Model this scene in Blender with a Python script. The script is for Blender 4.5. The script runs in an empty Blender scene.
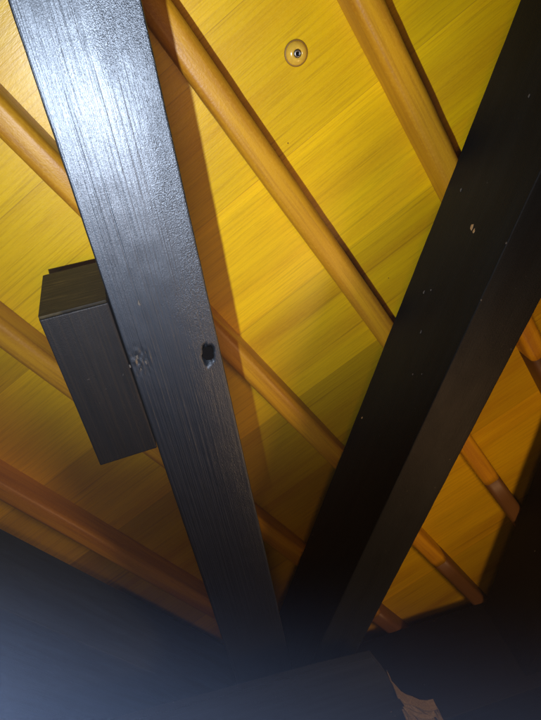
import bpy, bmesh, math, random
from mathutils import Vector, Matrix, noise
random.seed(7)
sc = bpy.context.scene
C = sc.collection

# ------------------------------------------------------------------ camera
# world axes: X along the battens, Y along the ceiling boards, Z up (ceiling normal)
AX = Vector((0.57183581, -0.78815296, -0.22763726))     # image right
AY = Vector((0.61056855, 0.59420956, -0.5235657))       # image down
AZ = Vector((0.54791409, 0.16040546, 0.82101172))       # into the picture
H = 1.60                                                # height of the lens
CAM = Vector((0, 0, H))
cd = bpy.data.cameras.new('camera'); cam = bpy.data.objects.new('camera', cd); C.objects.link(cam)
m = Matrix((AX, -AY, -AZ)).transposed().to_4x4(); m.translation = CAM
cam.matrix_world = m
cd.sensor_fit = 'HORIZONTAL'; cd.sensor_width = 36; cd.lens = 36.0; cd.clip_start = 0.01; cd.clip_end = 100
sc.camera = cam

# ------------------------------------------------------------------ world and lamps
w = bpy.data.worlds.new('World'); sc.world = w; w.use_nodes = True
bg = w.node_tree.nodes['Background']; bg.inputs[0].default_value = (0.25, 0.32, 0.5, 1); bg.inputs[1].default_value = 0.006

def lamp(name, kind, loc, power, col, size, aim=None, cone=None):
    l = bpy.data.lights.new(name, kind); l.energy = power; l.color = col
    l.shadow_soft_size = size
    o = bpy.data.objects.new(name, l); C.objects.link(o); o.location = loc
    if aim is not None:
        o.rotation_euler = (Vector(aim) - Vector(loc)).to_track_quat('-Z', 'Y').to_euler()
    if cone: l.spot_size = math.radians(cone); l.spot_blend = 1.0
    return o
def camspace(x, y, z): return CAM + AX * x + AY * y + AZ * z
lamp('torch_lamp', 'SPOT', (0.025, 0.16, H), 26, (0.86, 0.905, 1.0), 0.008, (0.17, 0.0, H + 0.8), 82)
lamp('warm_fill_lamp', 'POINT', (0.14, 0.12, H - 0.16), 4.2, (1.0, 0.50, 0.25), 0.10)  # unseen warm fill added to lift the torch shadows
lamp('warm_side_lamp', 'POINT', (1.0, -0.06, H + 0.08), 8.5, (1.0, 0.55, 0.24), 0.10)
lamp('cool_veil_fill', 'SPOT', camspace(-.35, .10, .28), 1150.0, (0.42, 0.59, 1.0), 0.05, camspace(-.10, .37, .28), 80)  # unseen spot, added only to make the bluish lens veil

sc.view_settings.view_transform = 'Standard'; sc.view_settings.look = 'None'
sc.view_settings.exposure = 0; sc.view_settings.gamma = 1
sc.render.engine = 'CYCLES'; sc.cycles.max_bounces = 6

# ------------------------------------------------------------------ helpers
def P(px, py, z):
    """point at height z (above the lens) seen at a pixel of the 541x720 photograph"""
    d = AX * (px - 270.5) + AY * (py - 360) + AZ * 541
    return CAM + d * (z / d.z)

def link(name, me, mat=None, parent=None):
    o = bpy.data.objects.new(name, me); C.objects.link(o)
    if mat: me.materials.append(mat)
    if parent: o.parent = parent; o.matrix_parent_inverse = parent.matrix_world.inverted()
    return o
def empty(name, loc, label, cat, group=None, rot=None):
    o = bpy.data.objects.new(name, None); C.objects.link(o); o.empty_display_size = .05
    o.matrix_world = (rot.to_4x4() if rot else Matrix.Identity(4)); 
    mm = o.matrix_world.copy(); mm.translation = loc; o.matrix_world = mm
    tag(o, label, cat, group); return o
def tag(o, label, cat, group=None):
    o['label'] = label; o['category'] = cat
    if group: o['group'] = group
def smooth(me, on=True):
    for p in me.polygons: p.use_smooth = on

def sweep(name, mat, parent, section, x0, x1, nseg, wob=0.0, seed=0, disp=None):
    """section: list of (y,z) closed; swept along local X of parent; caps; local coordinates"""
    vs = []; fs = []; n = len(section)
    for i in range(nseg + 1):
        x = x0 + (x1 - x0) * i / nseg
        dy = wob * noise.noise(Vector((x * 3.1, seed, 0.3))); dz = wob * noise.noise(Vector((x * 2.7, seed, 7.3)))
        for k, (y, z) in enumerate(section):
            j = wob * 0.35 * noise.noise(Vector((x * 40, y * 60 + seed, z * 60)))
            v = Vector((x, y + dy + j, z + dz + j))
            if disp: v.z += disp(x, y, z)
            vs.append(v)
    for i in range(nseg):
        for k in range(n):
            a = i * n + k; b = i * n + (k + 1) % n
            fs.append((a, b, b + n, a + n))
    fs.append(tuple(range(n - 1, -1, -1))); fs.append(tuple(nseg * n + k for k in range(n)))
    me = bpy.data.meshes.new(name); me.from_pydata(vs, [], fs)
    bm = bmesh.new(); bm.from_mesh(me); bmesh.ops.recalc_face_normals(bm, faces=bm.faces); bm.to_mesh(me); bm.free()
    smooth(me)
    for p in me.polygons[-2:]: p.use_smooth = False
    o = bpy.data.objects.new(name, me); C.objects.link(o); me.materials.append(mat)
    o.parent = parent
    return o
def rsec(y0, y1, z0, z1, r, k=4, rtop=None, dense=0):
    """rounded rectangle, bottom edge (z0) rounding r, top rtop; dense = points on the bottom run"""
    rt = r if rtop is None else rtop; pts = []
    for (cy, cz, a0, rr) in ((y0, z0, 180, r), (y1, z0, 270, r), (y1, z1, 0, rt), (y0, z1, 90, rt)):
        ccy = cy + rr if cy == y0 else cy - rr; ccz = cz + rr if cz == z0 else cz - rr
        for i in range(k + 1):
            a = math.radians(a0 + 90 * i / k); pts.append((ccy + rr * math.cos(a), ccz + rr * math.sin(a)))
        if dense and cy == y0 and cz == z0:
            for i in range(1, dense): pts.append((y0 + r + (y1 - y0 - 2 * r) * i / dense, z0))
    return pts

# ------------------------------------------------------------------ node helpers
class NT:
    def __init__(s, name):
        s.m = bpy.data.materials.new(name); s.m.use_nodes = True; s.t = s.m.node_tree
        s.n = s.t.nodes; s.b = s.n['Principled BSDF']
    def add(s, typ, **kw):
        nd = s.n.new(typ)
        for k, v in kw.items():
            if k.startswith('i_'):
                key = k[2:]; key = int(key) if key.isdigit() else key.replace('_', ' ')
                s.set(nd.inputs[key], v)
            else: setattr(nd, k, v)
        return nd
    def set(s, sock, v):
        if isinstance(v, bpy.types.NodeSocket): s.t.links.new(v, sock)
        else: sock.default_value = v
    def math(s, op, a, b=0.0, c=None):
        nd = s.n.new('ShaderNodeMath'); nd.operation = op
        s.set(nd.inputs[0], a); s.set(nd.inputs[1], b)
        if c is not None: s.set(nd.inputs[2], c)
        return nd.outputs[0]
    def coord(s, scale=(1, 1, 1), loc=(0, 0, 0)):
        tc = s.n.new('ShaderNodeTexCoord'); mp = s.n.new('ShaderNodeMapping')
        s.t.links.new(tc.outputs['Object'], mp.inputs[0]); mp.inputs['Scale'].default_value = scale; mp.inputs['Location'].default_value = loc
        return mp.outputs[0]
    def noise(s, vec, scale, detail=4, rough=.5, dist=0):
        nd = s.n.new('ShaderNodeTexNoise'); s.t.links.new(vec, nd.inputs['Vector'])
        nd.inputs['Scale'].default_value = scale; nd.inputs['Detail'].default_value = detail
        nd.inputs['Roughness'].default_value = rough; nd.inputs['Distortion'].default_value = dist
        return nd.outputs['Fac']
    def ramp(s, fac, stops, interp='LINEAR'):
        nd = s.n.new('ShaderNodeValToRGB'); s.set(nd.inputs[0], fac); cr = nd.color_ramp; cr.interpolation = interp
        while len(cr.elements) < len(stops): cr.elements.new(0.5)
        for e, (p, c) in zip(cr.elements, stops):
            e.position = p; e.color = (c, c, c, 1) if not isinstance(c, tuple) else (*c, 1)
        return nd.outputs[0]
    def mix(s, fac, a, b, mode='MIX'):
        nd = s.n.new('ShaderNodeMix'); nd.data_type = 'RGBA'; nd.blend_type = mode
        s.set(nd.inputs[0], fac)
        for i, v in ((6, a), (7, b)):
            if isinstance(v, tuple): v = (*v, 1)
            s.set(nd.inputs[i], v)
        return nd.outputs[2]
    def bump(s, h, strength, dist, prev=None):
        nd = s.n.new('ShaderNodeBump'); s.set(nd.inputs['Height'], h)
        nd.inputs['Strength'].default_value = strength; nd.inputs['Distance'].default_value = dist
        if prev is not None: s.set(nd.inputs['Normal'], prev)
        return nd.outputs[0]

PITCH = 0.1884; FIRST = 0.2648
def board_wood():
    t = NT('varnished_board_wood')
    pos = t.coord()
    sx = t.n.new('ShaderNodeSeparateXYZ'); t.t.links.new(pos, sx.inputs[0])
    X, Y = sx.outputs[0], sx.outputs[1]
    u = t.math('DIVIDE', t.math('SUBTRACT', X, FIRST - 4 * PITCH), PITCH)
    idx = t.math('FLOOR', u); fr = t.math('FRACT', u)
    tones = [.86, .88, .91, .87, 1.0, .86, .66, .68, .82, .78, .60, .72, .80, .84, .76, .82]
    tone = t.ramp(t.math('ADD', t.math('DIVIDE', idx, 16), .01), [(i / 16, v) for i, v in enumerate(tones)], 'CONSTANT')
    # offset the figure from board to board
    off = t.math('MULTIPLY', idx, 3.713)
    cx = t.n.new('ShaderNodeCombineXYZ'); t.set(cx.inputs[0], X); t.set(cx.inputs[1], t.math('ADD', Y, off)); t.set(cx.inputs[2], off)
    def vec(s_):
        mp = t.n.new('ShaderNodeMapping'); t.t.links.new(cx.outputs[0], mp.inputs[0]); mp.inputs['Scale'].default_value = s_; return mp.outputs[0]
    flame = t.noise(vec((16, 1.4, 1)), 1.0, 3, .5, .5)              # broad darker figure
    wv = t.n.new('ShaderNodeTexWave'); wv.wave_type = 'BANDS'; wv.bands_direction = 'X'
    t.t.links.new(vec((1, .05, 1)), wv.inputs[0]); wv.inputs['Scale'].default_value = 26; wv.inputs['Distortion'].default_value = 3.2
    wv.inputs['Detail'].default_value = 2; wv.inputs['Detail Scale'].default_value = 1.4
    rings = wv.outputs['Fac']
    fine = t.noise(vec((560, 14, 1)), 1.0, 3, .6)
    speck = t.noise(vec((500, 160, 1)), 1.0, 2, .6)
    base = t.mix(t.ramp(flame, [(.46, 0.0), (.72, 1.0)]), (.86, .575, .001), (.70, .405, .002))
    base = t.mix(t.math('MULTIPLY', t.ramp(rings, [(.55, 0.0), (1, 1.0)]), .14), base, (.50, .30, .01))
    base = t.mix(t.math('MULTIPLY', t.ramp(fine, [(.50, 0.0), (.64, 1.0)]), .36), base, (.48, .27, .004))
    base = t.mix(t.math('MULTIPLY', t.ramp(speck, [(.5, 0.0), (.75, 1.0)]), .25), base, (.92, .65, .006))
    # dark resin streaks
    st = t.noise(vec((130, 2.2, 1)), 1.0, 2, .5)
    base = t.mix(t.math('MULTIPLY', t.ramp(st, [(.66, 0.0), (.74, 1.0)]), .45), base, (.34, .17, .005))
    band = t.math('FLOOR', t.math('MULTIPLY', t.math('ADD', fr, t.math('MULTIPLY', t.math('SINE', off), .3)), 3.3))
    wn = t.n.new('ShaderNodeTexWhiteNoise'); wn.noise_dimensions = '2D'
    c2 = t.n.new('ShaderNodeCombineXYZ'); t.set(c2.inputs[0], band); t.set(c2.inputs[1], idx); t.t.links.new(c2.outputs[0], wn.inputs['Vector'])
    tone = t.math('MULTIPLY', tone, t.math('ADD', .91, t.math('MULTIPLY', wn.outputs['Value'], .13)))
    cg = t.n.new('ShaderNodeCombineXYZ'); [t.set(cg.inputs[k], tone) for k in range(3)]; tone = cg.outputs[0]
    base = t.mix(1.0, base, tone, 'MULTIPLY')
    joint = t.math('LESS_THAN', t.math('ABSOLUTE', t.math('SUBTRACT', fr, .003)), .003)
    base = t.mix(t.math('MULTIPLY', joint, .5), base, (.36, .20, .01))
    # two pin holes
    for (px, py) in ((288, 143), (388.5, 278)):
        q = P(px, py, .8)
        d = t.math('SQRT', t.math('ADD', t.math('POWER', t.math('SUBTRACT', X, q.x), 2), t.math('POWER', t.math('SUBTRACT', Y, q.y), 2)))
        base = t.mix(t.math('LESS_THAN', d, .0010), base, (.12, .06, .01))
    t.set(t.b.inputs['Base Color'], base)
    t.set(t.b.inputs['Roughness'], t.math('ADD', .27, t.math('MULTIPLY', speck, .12)))
    t.b.inputs['Specular IOR Level'].default_value = .5
    n1 = t.bump(fine, .2, .0005); n2 = t.bump(speck, .3, .0005, n1)
    t.set(t.b.inputs['Normal'], n2)
    return t.m
def batten_wood():
    t = NT('varnished_batten_wood')
    a = t.coord((7, 260, 260)); fine = t.noise(a, 1, 4, .6, .2)
    b = t.coord((2.2, 34, 34)); fig = t.noise(b, 1, 3, .5, .6)
    c = t.coord((260, 260, 260)); sp = t.noise(c, 1, 3, .6)
    base = t.mix(t.ramp(fig, [(.38, 0.0), (.64, 1.0)]), (.62, .335, .008), (.40, .175, .008))
    base = t.mix(t.math('MULTIPLY', t.ramp(fine, [(.5, 0.0), (.7, 1.0)]), .4), base, (.26, .11, .008))
    base = t.mix(t.math('MULTIPLY', t.ramp(sp, [(.5, 0.0), (.7, 1.0)]), .25), base, (.72, .42, .03))
    t.set(t.b.inputs['Base Color'], base); t.b.inputs['Roughness'].default_value = .40
    t.b.inputs['Specular IOR Level'].default_value = .38
    t.set(t.b.inputs['Normal'], t.bump(sp, .35, .0009, t.bump(fine, .2, .001)))
    return t.m
def shaded_end_wood():  # batten wood with a shadow painted into its colour
    t = NT('shaded_batten_end')
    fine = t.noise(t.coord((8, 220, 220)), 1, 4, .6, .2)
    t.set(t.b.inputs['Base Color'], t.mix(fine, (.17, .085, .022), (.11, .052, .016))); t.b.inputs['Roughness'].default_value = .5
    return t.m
def black_paint(name, base=(.017, .018, .019), rough=.42, rel=1.0, brown=.0, spec=.5, coat=0, cs=1.0, edge=False):
    t = NT(name)
    grain = t.noise(t.coord((3.5, 330, 330)), 1, 3, .55, .15)
    broad = t.noise(t.coord((4, 34, 34)), 1, 4, .6, .4)
    crack = t.noise(t.coord((170, 700, 700)), 1, 3, .75)
    blot = t.noise(t.coord((9, 14, 14)), 1, 4, .6)
    vor = t.n.new('ShaderNodeTexVoronoi'); t.t.links.new(t.coord((620, 1000, 1000)), vor.inputs[0]); vor.inputs['Scale'].default_value = 1
    col = t.mix(t.ramp(broad, [(.35, 0.0), (.7, 1.0)]), base, tuple(x * 1.7 for x in base))
    if brown: col = t.mix(t.math('MULTIPLY', t.ramp(grain, [(.5, 0.0), (.68, 1.0)]), brown), col, (.20, .13, .045))
    dust = t.noise(t.coord((120, 120, 120)), 1, 2, .5)
    col = t.mix(t.math('MULTIPLY', t.ramp(dust, [(.74, 0.0), (.80, 1.0)]), .25), col, (.25, .24, .22))
    t.set(t.b.inputs['Base Color'], col)
    t.set(t.b.inputs['Roughness'], t.math('ADD', rough, t.math('MULTIPLY', t.math('SUBTRACT', blot, .5), .10)))
    t.b.inputs['Specular IOR Level'].default_value = spec
    t.b.inputs['Coat Weight'].default_value = coat; t.b.inputs['Coat Roughness'].default_value = .43; t.b.inputs['Coat IOR'].default_value = 2.05
    cm = t.ramp(blot, [(.42, 0.5), (.62, 1.0)])
    if edge:      # crazed, granular paint along the right-hand arris, smoother and ribbed elsewhere
        sx = t.n.new('ShaderNodeSeparateXYZ'); t.t.links.new(t.coord(), sx.inputs[0])
        e = t.math('ADD', sx.outputs[1], t.math('MULTIPLY', t.math('SUBTRACT', blot, .5), .12))
        cm = t.ramp(e, [(.018, 1.0), (.050, .28)]); 
        grain = t.math('MULTIPLY', t.noise(t.coord((2.5, 520, 520)), 1, 2, .5, .1), t.ramp(e, [(.02, .35), (.06, 1.0)]))
    h = t.math('MULTIPLY', t.math('ADD', crack, t.math('MULTIPLY', vor.outputs['Distance'], .5)), cm)
    n1 = t.bump(grain, .75 * rel, .0011); n2 = t.bump(h, .8 * rel * cs, .0009, n1)
    if coat: t.set(t.b.inputs['Coat Normal'], n2)
    t.set(t.b.inputs['Normal'], n2)
    return t.m
def sawn_end():
    t = NT('sawn_black_end')
    tc = t.n.new('ShaderNodeTexCoord'); mp = t.n.new('ShaderNodeMapping'); t.t.links.new(tc.outputs['Object'], mp.inputs[0])
    mp.inputs['Rotation'].default_value = (math.radians(18), 0, 0); mp.inputs['Scale'].default_value = (40, 14, 300)
    g = t.noise(mp.outputs[0], 1, 4, .6, .3); b = t.noise(t.coord((30, 30, 30)), 1, 3, .6)
    col = t.mix(t.math('MULTIPLY', t.ramp(g, [(.48, 0.0), (.70, 1.0)]), t.ramp(b, [(.35, 0.2), (.65, 1.0)])), (.008, .007, .004), (.12, .095, .035))
    t.set(t.b.inputs['Base Color'], col); t.b.inputs['Roughness'].default_value = .6; t.b.inputs['Specular IOR Level'].default_value = .25
    t.set(t.b.inputs['Normal'], t.bump(g, .5, .0012)); return t.m
def plain(name, col, rough=.5, metal=0, nscale=300, amt=.3):
    t = NT(name); n = t.noise(t.coord(), nscale, 3, .6)
    t.set(t.b.inputs['Base Color'], t.mix(n, tuple(x * (1 - amt) for x in col), tuple(min(1, x * (1 + amt)) for x in col)))
    t.b.inputs['Roughness'].default_value = rough; t.b.inputs['Metallic'].default_value = metal
    t.set(t.b.inputs['Normal'], t.bump(n, .3, .0006)); return t.m
M_board = board_wood(); M_batten = batten_wood(); M_end = shaded_end_wood()
M_black = black_paint('black_painted_timber', base=(.0025, .0042, .007), rough=.415, rel=.8, spec=.5, coat=0.0, edge=True); M_black.node_tree.nodes['Principled BSDF'].inputs['IOR'].default_value = 2.3; M_black.node_tree.nodes['Principled BSDF'].inputs['Specular Tint'].default_value = (.70, .84, 1, 1)
M_unlit = black_paint('unlit_black_timber', base=(.002, .002, .002), rough=.6, rel=.4, spec=.08)  # lack of light put into the colour as a deeper black
M_matte = black_paint('dull_black_timber', base=(.0045, .0062, .0068), rough=.55, rel=.5, spec=.13)
M_block = black_paint('thin_black_stain', base=(.005, .0062, .008), rough=.50, rel=.6, brown=.05, spec=.35)
M_raw = sawn_end()
M_blue = black_paint('veil_tinted_timber', base=(.020, .030, .046), rough=.65, rel=.3, spec=.12)  # black timber, bluish lens veil put into its colour
M_chip = plain('bare_wood_chip', (.42, .27, .12), .7)
M_pale = plain('pale_chip', (.10, .095, .085), .8)
M_steel = plain('dull_steel', (.30, .30, .27), .35, 1, 900)
M_dark = plain('recess_black', (.003, .003, .003), .9); M_dark.node_tree.nodes['Principled BSDF'].inputs['Specular IOR Level'].default_value = .02
M_cup = plain('varnished_cup', (.70, .46, .05), .22, 0, 160, .25)
M_splint = plain('splintered_wood', (.15, .13, .085), .85, 0, 260, .85)

# ------------------------------------------------------------------ ceiling
CZ = H + 0.80
me = bpy.data.meshes.new('ceiling')
x0, x1, y0, y1 = -0.8, 3.2, -2.2, 2.2
me.from_pydata([(x0, y0, CZ), (x1, y0, CZ), (x1, y1, CZ), (x0, y1, CZ), (x0, y0, CZ + .02), (x1, y0, CZ + .02), (x1, y1, CZ + .02), (x0, y1, CZ + .02)], [],
    [(0, 3, 2, 1), (4, 5, 6, 7), (0, 1, 5, 4), (1, 2, 6, 5), (2, 3, 7, 6), (3, 0, 4, 7)])
o = link('ceiling', me, M_board); o['kind'] = 'structure'

# ------------------------------------------------------------------ battens
BW = .039; BR = .0115; BZ0 = CZ - .050
GRP = 'rounded battens across the yellow boards'
# (y of the camera-side face, y sign, pixel where the painted shadow begins, label)
battens = [
    (-0.86 * .8, -1, None, None),
    (-0.585 * .8, -1, None, 'golden rounded batten just showing at the top right corner beside the big black beam'),
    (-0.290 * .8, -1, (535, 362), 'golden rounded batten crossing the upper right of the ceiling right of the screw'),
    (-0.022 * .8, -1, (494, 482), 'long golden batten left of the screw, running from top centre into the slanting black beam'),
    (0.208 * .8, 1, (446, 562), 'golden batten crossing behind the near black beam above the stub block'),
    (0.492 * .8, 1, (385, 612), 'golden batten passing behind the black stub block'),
    (0.790 * .8, 1, None, 'dim brown batten lowest on the ceiling, just above the veil-tinted beam'),
]
for i, (yf, sg, stop, lab) in enumerate(battens):
    if lab is None: continue
    ya, yb = (yf, yf + BW) if sg > 0 else (yf - BW, yf)
    t = empty('batten', Vector((0, (ya + yb) / 2, CZ)), lab, 'batten', GRP)
    xe = 2.9
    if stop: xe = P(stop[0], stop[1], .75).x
    sweep('rail', M_batten, t, rsec(-BW / 2, BW / 2, -.050, 0, BR, 6, .001), -.7, xe, 90, .0012, i)
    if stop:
        sweep('shaded_end', M_end, t, rsec(-BW / 2, BW / 2, -.0500, 0, BR, 6, .001), xe, 2.9, 20, .0012, i)  # same rounded section as the rail, painted shadow-dark

# ------------------------------------------------------------------ domed screw on the boards
sp = P(296, 53, .8)
t = empty('screw', sp, 'cross-recess screw in a domed varnished washer on the yellow boards', 'screw')
def lathe(name, prof, mat, parent, loc=(0, 0, 0), n=48, sy=1.0):
    vs = []; fs = []
    for (r, z) in prof:
        for k in range(n):
            a = 2 * math.pi * k / n; vs.append((loc[0] + r * math.cos(a), loc[1] + sy * r * math.sin(a), loc[2] + z))
    for i in range(len(prof) - 1):
        for k in range(n):
            a = i * n + k; b = i * n + (k + 1) % n; fs.append((a, b, b + n, a + n))
    fs.append(tuple(range(n))); fs.append(tuple((len(prof) - 1) * n + k for k in range(n - 1, -1, -1)))
    me = bpy.data.meshes.new(name); me.from_pydata(vs, [], fs)
    bm = bmesh.new(); bm.from_mesh(me); bmesh.ops.recalc_face_normals(bm, faces=bm.faces); bm.to_mesh(me); bm.free(); smooth(me)
    o = bpy.data.objects.new(name, me); C.objects.link(o); me.materials.append(mat); o.parent = parent; return o
lathe('washer', [(.0142, 0), (.0146, -.0012), (.0140, -.0030), (.0125, -.0052), (.0100, -.0070), (.0075, -.0079), (.0062, -.0080), (.0055, -.0070), (.0030, -.0066)], M_cup, t)
lathe('contact_shadow_ring', [(.0163, 0), (.0163, -.0008), (.0152, -.0016), (.0143, -.0014)], plain('contact_shadow', (.26, .14, .015), .5), t)  # dark ring standing for the washer's contact shadow
h = lathe('screw_head', [(.0052, -.0068), (.0054, -.0078), (.0050, -.0088), (.0036, -.0094), (.0026, -.0095), (.0022, -.0082), (.0008, -.0080)], M_steel, t, n=32)
def boxm(bm, c, s, rot=None):
    r = bmesh.ops.create_cube(bm, size=1)
    for v in r['verts']:
        v.co = Vector((v.co.x * s[0], v.co.y * s[1], v.co.z * s[2]))
        if rot: v.co = rot @ v.co
        v.co += Vector(c)
bm = bmesh.new()
for a in (0, 90): boxm(bm, (0, 0, -.0088), (.0046, .0011, .0016), Matrix.Rotation(math.radians(a + 25), 3, 'Z'))
me = bpy.data.meshes.new('recess'); bm.to_mesh(me); bm.free()
o = bpy.data.objects.new('recess', me); C.objects.link(o); me.materials.append(M_dark); o.parent = h

# ------------------------------------------------------------------ beams
def frame(a, tl):
    d = Vector((math.cos(a) * math.cos(tl), math.sin(a) * math.cos(tl), math.sin(tl)))
    wv = Vector((-math.sin(a), math.cos(a), 0)); n = d.cross(wv)
    return Matrix((d, wv, n)).transposed(), d, wv, n
def local(o, pt): return o.matrix_world.inverted() @ pt
def onplane(o, px, py, zl=0.0):
    """local point on the plane z=zl of o seen at a pixel"""
    inv = o.matrix_world.inverted(); c0 = inv @ CAM
    d = AX * (px - 270.5) + AY * (py - 360) + AZ * 541; dl = inv.to_3x3() @ d
    s = (zl - c0.z) / dl.z; return c0 + dl * s
def onside(o, px, py, yl):
    inv = o.matrix_world.inverted(); c0 = inv @ CAM
    d = AX * (px - 270.5) + AY * (py - 360) + AZ * 541; dl = inv.to_3x3() @ d
    s = (yl - c0.y) / dl.y; return c0 + dl * s
def chip(parent, c, size, normal, mat, seed, name='paint_chip', rmin=.3):
    """small ragged flake lying on a face"""
    rnd = random.Random(seed); bm = bmesh.new(); n = 9 if rmin < .5 else 15; top = []; bot = []
    for k in range(n):
        a = 2 * math.pi * k / n; r = size * rnd.uniform(rmin, 1.0)
        u, v = (1.7 if rmin < .5 else 1.0) * r * math.cos(a), .8 * r * math.sin(a)
        if normal == 'z': p0, p1 = Vector((u, v, .0004)), Vector((u * .8, v * .8, -.0007))
        else: p0, p1 = Vector((u, -.0004, v)), Vector((u * .8, .0007, v * .8))
        bot.append(bm.verts.new(c + p0)); top.append(bm.verts.new(c + p1))
    bm.faces.new(top); bm.faces.new(bot[::-1])
    for k in range(n): bm.faces.new((bot[k], bot[(k + 1) % n], top[(k + 1) % n], top[k]))
    bmesh.ops.recalc_face_normals(bm, faces=bm.faces)
    me = bpy.data.meshes.new(name); bm.to_mesh(me); bm.free()
    o = bpy.data.objects.new(name, me); C.objects.link(o); me.materials.append(mat); o.parent = parent; return o

# near beam (local z = 0 is its face towards the lens, +z goes up to the battens)
W1 = .1166
rot, d, wv, n = frame(.49036, -.03)
b1 = empty('beam', Vector((.3, .13475, H + .608)), 'glossy black timber beam with pale torch glare on its top half and a knot hole', 'beam', None, rot)
knot = onplane(b1, 208, 355); knot2 = onplane(b1, 139, 362); speck1 = onplane(b1, 139, 303)
def d1(x, y, z):
    if z > .006: return 0
    v = 0
    r = math.hypot((x - knot.x) / 1.25, y - knot.y)
    ang = math.atan2(y - knot.y, x - knot.x)
    R0 = .0085 * (1 + .25 * math.sin(2 * ang + 1) + .12 * math.sin(5 * ang))
    if r < R0 * 1.5: v += .024 * max(0, 1 - (r / (R0 * 1.15)) ** 4) if r < R0 * 1.15 else 0
    r2 = math.hypot((x - knot2.x) / 1.2, y - knot2.y)
    if r2 < .026: v += (.0022 * noise.noise(Vector((x * 150, y * 260, 5))) + .0008) * (1 - r2 / .026)
    v += .00022 * noise.noise(Vector((x * 7, y * 330, 0)))
    return v
sweep('timber', M_black, b1, rsec(0, W1, 0, .150, .0025, 3, .002, dense=80), -.62, 1.42, 560, .0007, 3, d1)
kn = chip(b1, knot + Vector((0, 0, .0026)), .0122, 'z', M_dark, 201, 'knot', .75)  # dark disc over the pit, standing for the hole's shade
for k, (px, py, s_) in enumerate(((139, 303, .0035), (137, 357, .003), (146, 362, .0024), (130, 366, .002), (141, 369, .002))):
    chip(b1, onplane(b1, px, py) + Vector((0, 0, -.0005)), s_, 'z', M_pale, 50 + k)

# slanting beam
S2 = .738 / .745; W2, T2 = .0960 * S2, .1781 * S2
a2, t2 = .88881, -.02
rot, d, wv, n = frame(a2, t2)
org = Vector((.9 * S2, .32064 * S2, H + .738)) - n * T2
b2 = empty('beam', org, 'massive black beam slanting down from the top right with bare wood flecks on its side', 'beam', None, rot)
sweep('timber', M_matte, b2, rsec(-W2, 0, 0, T2 - .001, .0022, 3, .002, dense=20), -1.15, 1.15, 240, .0008, 9)
for k, (px, py, s_, mt) in enumerate(((472, 227, .0042, M_chip), (474, 231, .0028, M_chip), (461, 190, .002, M_pale), 
        (424, 292, .0024, M_pale), (421, 332, .002, M_pale), (431, 290, .0015, M_pale), (413, 374, .0017, M_pale), (422, 374, .0013, M_pale), (362, 418, .0025, M_chip),
        (320, 498, .0014, M_pale), (313, 535, .0014, M_pale), (529, 96, .0018, M_pale))):
    chip(b2, onside(b2, px, py, 0) + Vector((0, .0003, 0)), s_, 'y', mt, 80 + k)
for k, (px, py, s_) in enumerate(((506, 243, .0013), (481, 300, .0014))):
    chip(b2, onplane(b2, px, py) + Vector((0, 0, -.0003)), s_, 'z', M_pale, 120 + k)

# third beam, far right
rot, d, wv, n = frame(math.atan2(.465, .587), -.02)
q = P(541, 458, .747)
b3 = empty('beam', q - n * .19, 'almost unlit black beam filling the lower right edge', 'beam', None, rot)
sweep('timber', M_unlit, b3, rsec(-.11, 0, 0, .19, .0022, 3, .002, dense=16), -.9, .75, 160, .0008, 14)
chip(b3, onside(b3, 535, 551, 0) + Vector((0, .0003, 0)), .002, 'y', M_pale, 140)

# fourth beam, parallel to the battens, lower left
b4 = empty('tie_beam', Vector((0, .724, H + .608)), 'veil-tinted black tie beam crossing the dim lower left corner', 'beam')
sweep('timber', M_blue, b4, rsec(0, .34, 0, .148, .0025, 3, .002, dense=16), -.8, 1.62, 200, .0009, 21)

# wall plate that carries the beam feet, lower right
rot, d, wv, n = frame(math.atan2(.89, -.45), 0)
pf = Vector((.89, .45, 0)) * 1.4925
b5 = empty('wall_plate', pf + Vector((0, 0, H + .515)), 'unlit black wall plate behind the beam feet at the bottom right', 'wall plate', None, rot)
sweep('timber', M_unlit, b5, rsec(-.42, 0, 0, .234, .003, 3, .002, dense=12), -1.3, 1.2, 160, .0008, 31)

# stub block fixed to the left of the near beam
ca = onplane(b1, 106, 300); rot1 = frame(.49036, -.03)[0]
blk = empty('block', b1.matrix_world @ Vector((ca.x, W1 + .0006, 0)), 'short black stub block on the left of the near beam, worn end grain on top', 'block', None, rot1 @ Matrix.Rotation(math.radians(-5), 3, 'X'))
xs, xe = 0.0, onplane(blk, 100, 466).x
yw = (onplane(blk, 38, 318).y + onplane(blk, 100, 466).y) / 2
def db(x, y, z):
    if z > .004: return 0
    return .0004 * noise.noise(Vector((x * 12, y * 200, 3)))
sweep('stained_body', M_block, blk, rsec(.0006, yw, .0008, .142, .0018, 3, .002, dense=40), .004, xe, 120, .0005, 41, db)
sweep('end_face', M_raw, blk, rsec(.0012, yw - .0006, .0016, .1412, .0015, 3, .002, dense=24), 0, .0038, 3, .0003, 43)

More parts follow.
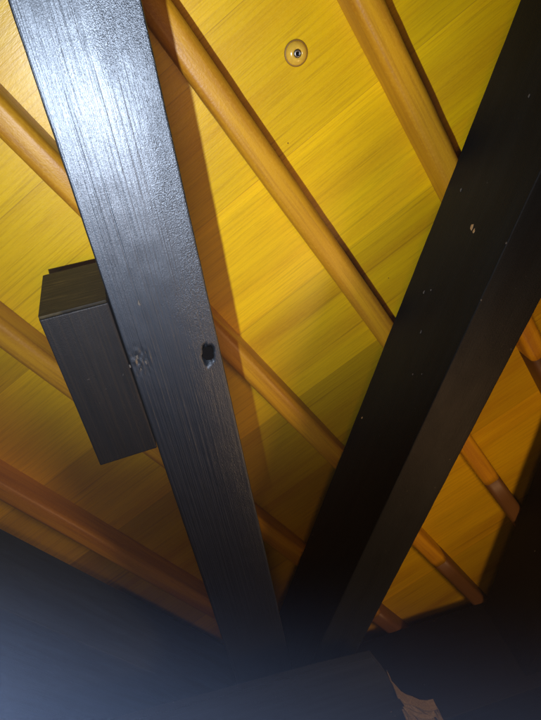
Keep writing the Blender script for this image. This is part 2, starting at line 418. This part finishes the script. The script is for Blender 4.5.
# low board across the beam feet, bottom centre, with a split end
z5 = .50
A, B_, E_ = P(200, 703, z5), P(372, 657, z5), P(396, 691, z5)
e1 = (B_ - A).normalized(); ang = math.atan2(e1.y, e1.x)
bd = empty('board', A, 'dim veil-tinted board across the beam feet at the bottom centre, its end split', 'board', None, Matrix.Rotation(ang, 3, 'Z'))
def prism(name, mat, parent, pts, z0, z1, bev=.0015):
    bm = bmesh.new(); inv = parent.matrix_world.inverted()
    lo = [bm.verts.new(inv @ Vector((p.x, p.y, z0))) for p in pts]; hi = [bm.verts.new(inv @ Vector((p.x, p.y, z1))) for p in pts]
    bm.faces.new(lo); bm.faces.new(hi[::-1]); k = len(pts)
    for i in range(k): bm.faces.new((lo[i], lo[(i + 1) % k], hi[(i + 1) % k], hi[i]))
    bmesh.ops.recalc_face_normals(bm, faces=bm.faces)
    if bev: bmesh.ops.bevel(bm, geom=bm.edges[:], offset=bev, segments=2, affect='EDGES')
    me = bpy.data.meshes.new(name); bm.to_mesh(me); bm.free()
    o = bpy.data.objects.new(name, me); C.objects.link(o); me.materials.append(mat); o.parent = parent; return o
outl = [P(*p, z5) for p in ((60, 741), (150, 716), (210, 700), (260, 686), (315, 671), (372, 657), (384, 672), (395, 690), (404, 706), (412, 726), (424, 770), (440, 840), (120, 860))]
prism('plank', black_paint('dim_black_board', base=(.012, .016, .022), rough=.65, rel=.3, spec=.1), bd, outl, H + z5, H + z5 + .014)  # black board with the lens veil tinted into it
# torn fibres at the split end
bm = bmesh.new(); inv = bd.matrix_world.inverted(); rnd = random.Random(5)
up = [(393, 686), (396, 692), (400, 698), (405, 702.5), (411, 706), (417, 708), (424, 709.5), (431, 710), (437, 709), (440, 714), (444, 721), (448, 730)]
lo = [(394, 688), (397, 696), (400, 704), (402, 711), (405, 717), (408, 723), (413, 729), (419, 734), (426, 738), (432, 741), (440, 744), (447, 747)]
rows = 14; grid = []
for (ua, la) in zip(up, lo):
    col = []
    for j in range(rows):
        f = j / (rows - 1); px = ua[0] + (la[0] - ua[0]) * f + rnd.uniform(-.5, .5); py = ua[1] + (la[1] - ua[1]) * f + rnd.uniform(-.5, .5)
        q = P(px, py, z5 - .002); q.z += rnd.uniform(-.003, .007) + .008 * noise.noise(Vector((ua[0] * .22, j * .12, 1))) + .012 * math.sin(ua[0] * .9) * f
        col.append(bm.verts.new(inv @ q))
    grid.append(col)
for a in range(len(up) - 1):
    for j in range(rows - 1): bm.faces.new((grid[a][j], grid[a + 1][j], grid[a + 1][j + 1], grid[a][j + 1]))
r = bmesh.ops.extrude_face_region(bm, geom=bm.faces[:])
for v in r['geom']:
    if isinstance(v, bmesh.types.BMVert): v.co.z += .022
bmesh.ops.recalc_face_normals(bm, faces=bm.faces)
me = bpy.data.meshes.new('split_end'); bm.to_mesh(me); bm.free()
o = bpy.data.objects.new('split_end', me); C.objects.link(o); me.materials.append(M_splint); o.parent = bd
o['label'] = 'pale torn wood fibres at the broken end'
chip(bd, inv @ P(391, 712, z5) , .0022, 'z', M_pale, 160)
chip(bd, inv @ P(395, 716, z5) , .0012, 'z', M_pale, 161)

# bolt head on the wall plate at the right edge
q = onside(b5, 546, 664, 0)
rb = Matrix((b5.matrix_world.to_3x3() @ Vector((1, 0, 0)), b5.matrix_world.to_3x3() @ Vector((0, 0, 1)), -(b5.matrix_world.to_3x3() @ Vector((0, 1, 0))))).transposed()
if rb.determinant() < 0: rb = Matrix((rb.col[1], rb.col[0], rb.col[2])).transposed()
bt = empty('bolt', b5.matrix_world @ q, 'pale domed bolt head just showing at the right edge near the bottom', 'bolt', None, rb)
lathe('bolt_head', [(.016, 0), (.016, -.003), (.012, -.007), (.006, -.009), (.001, -.0095)], plain('pale_zinc', (.42, .42, .36), .5, .2), bt, n=32)
lathe('washer', [(.021, .001), (.021, -.0015), (.015, -.002)], M_dark, bt, n=32)

# thin volume added round everything to stand for the bluish lens veil
bm = bmesh.new(); boxm(bm, (1.2, 0, H - .2), (6.0, 6.4, 3.2)); me = bpy.data.meshes.new('veil_volume'); bm.to_mesh(me); bm.free()
mh = bpy.data.materials.new('thin_veil'); mh.use_nodes = True; mh.node_tree.nodes.remove(mh.node_tree.nodes['Principled BSDF'])
pv = mh.node_tree.nodes.new('ShaderNodeVolumePrincipled'); pv.inputs['Density'].default_value = 0.010; pv.inputs['Color'].default_value = (.9, .93, 1, 1)
mh.node_tree.links.new(pv.outputs[0], mh.node_tree.nodes['Material Output'].inputs['Volume'])
o = link('veil_volume', me, mh); o['kind'] = 'stuff'
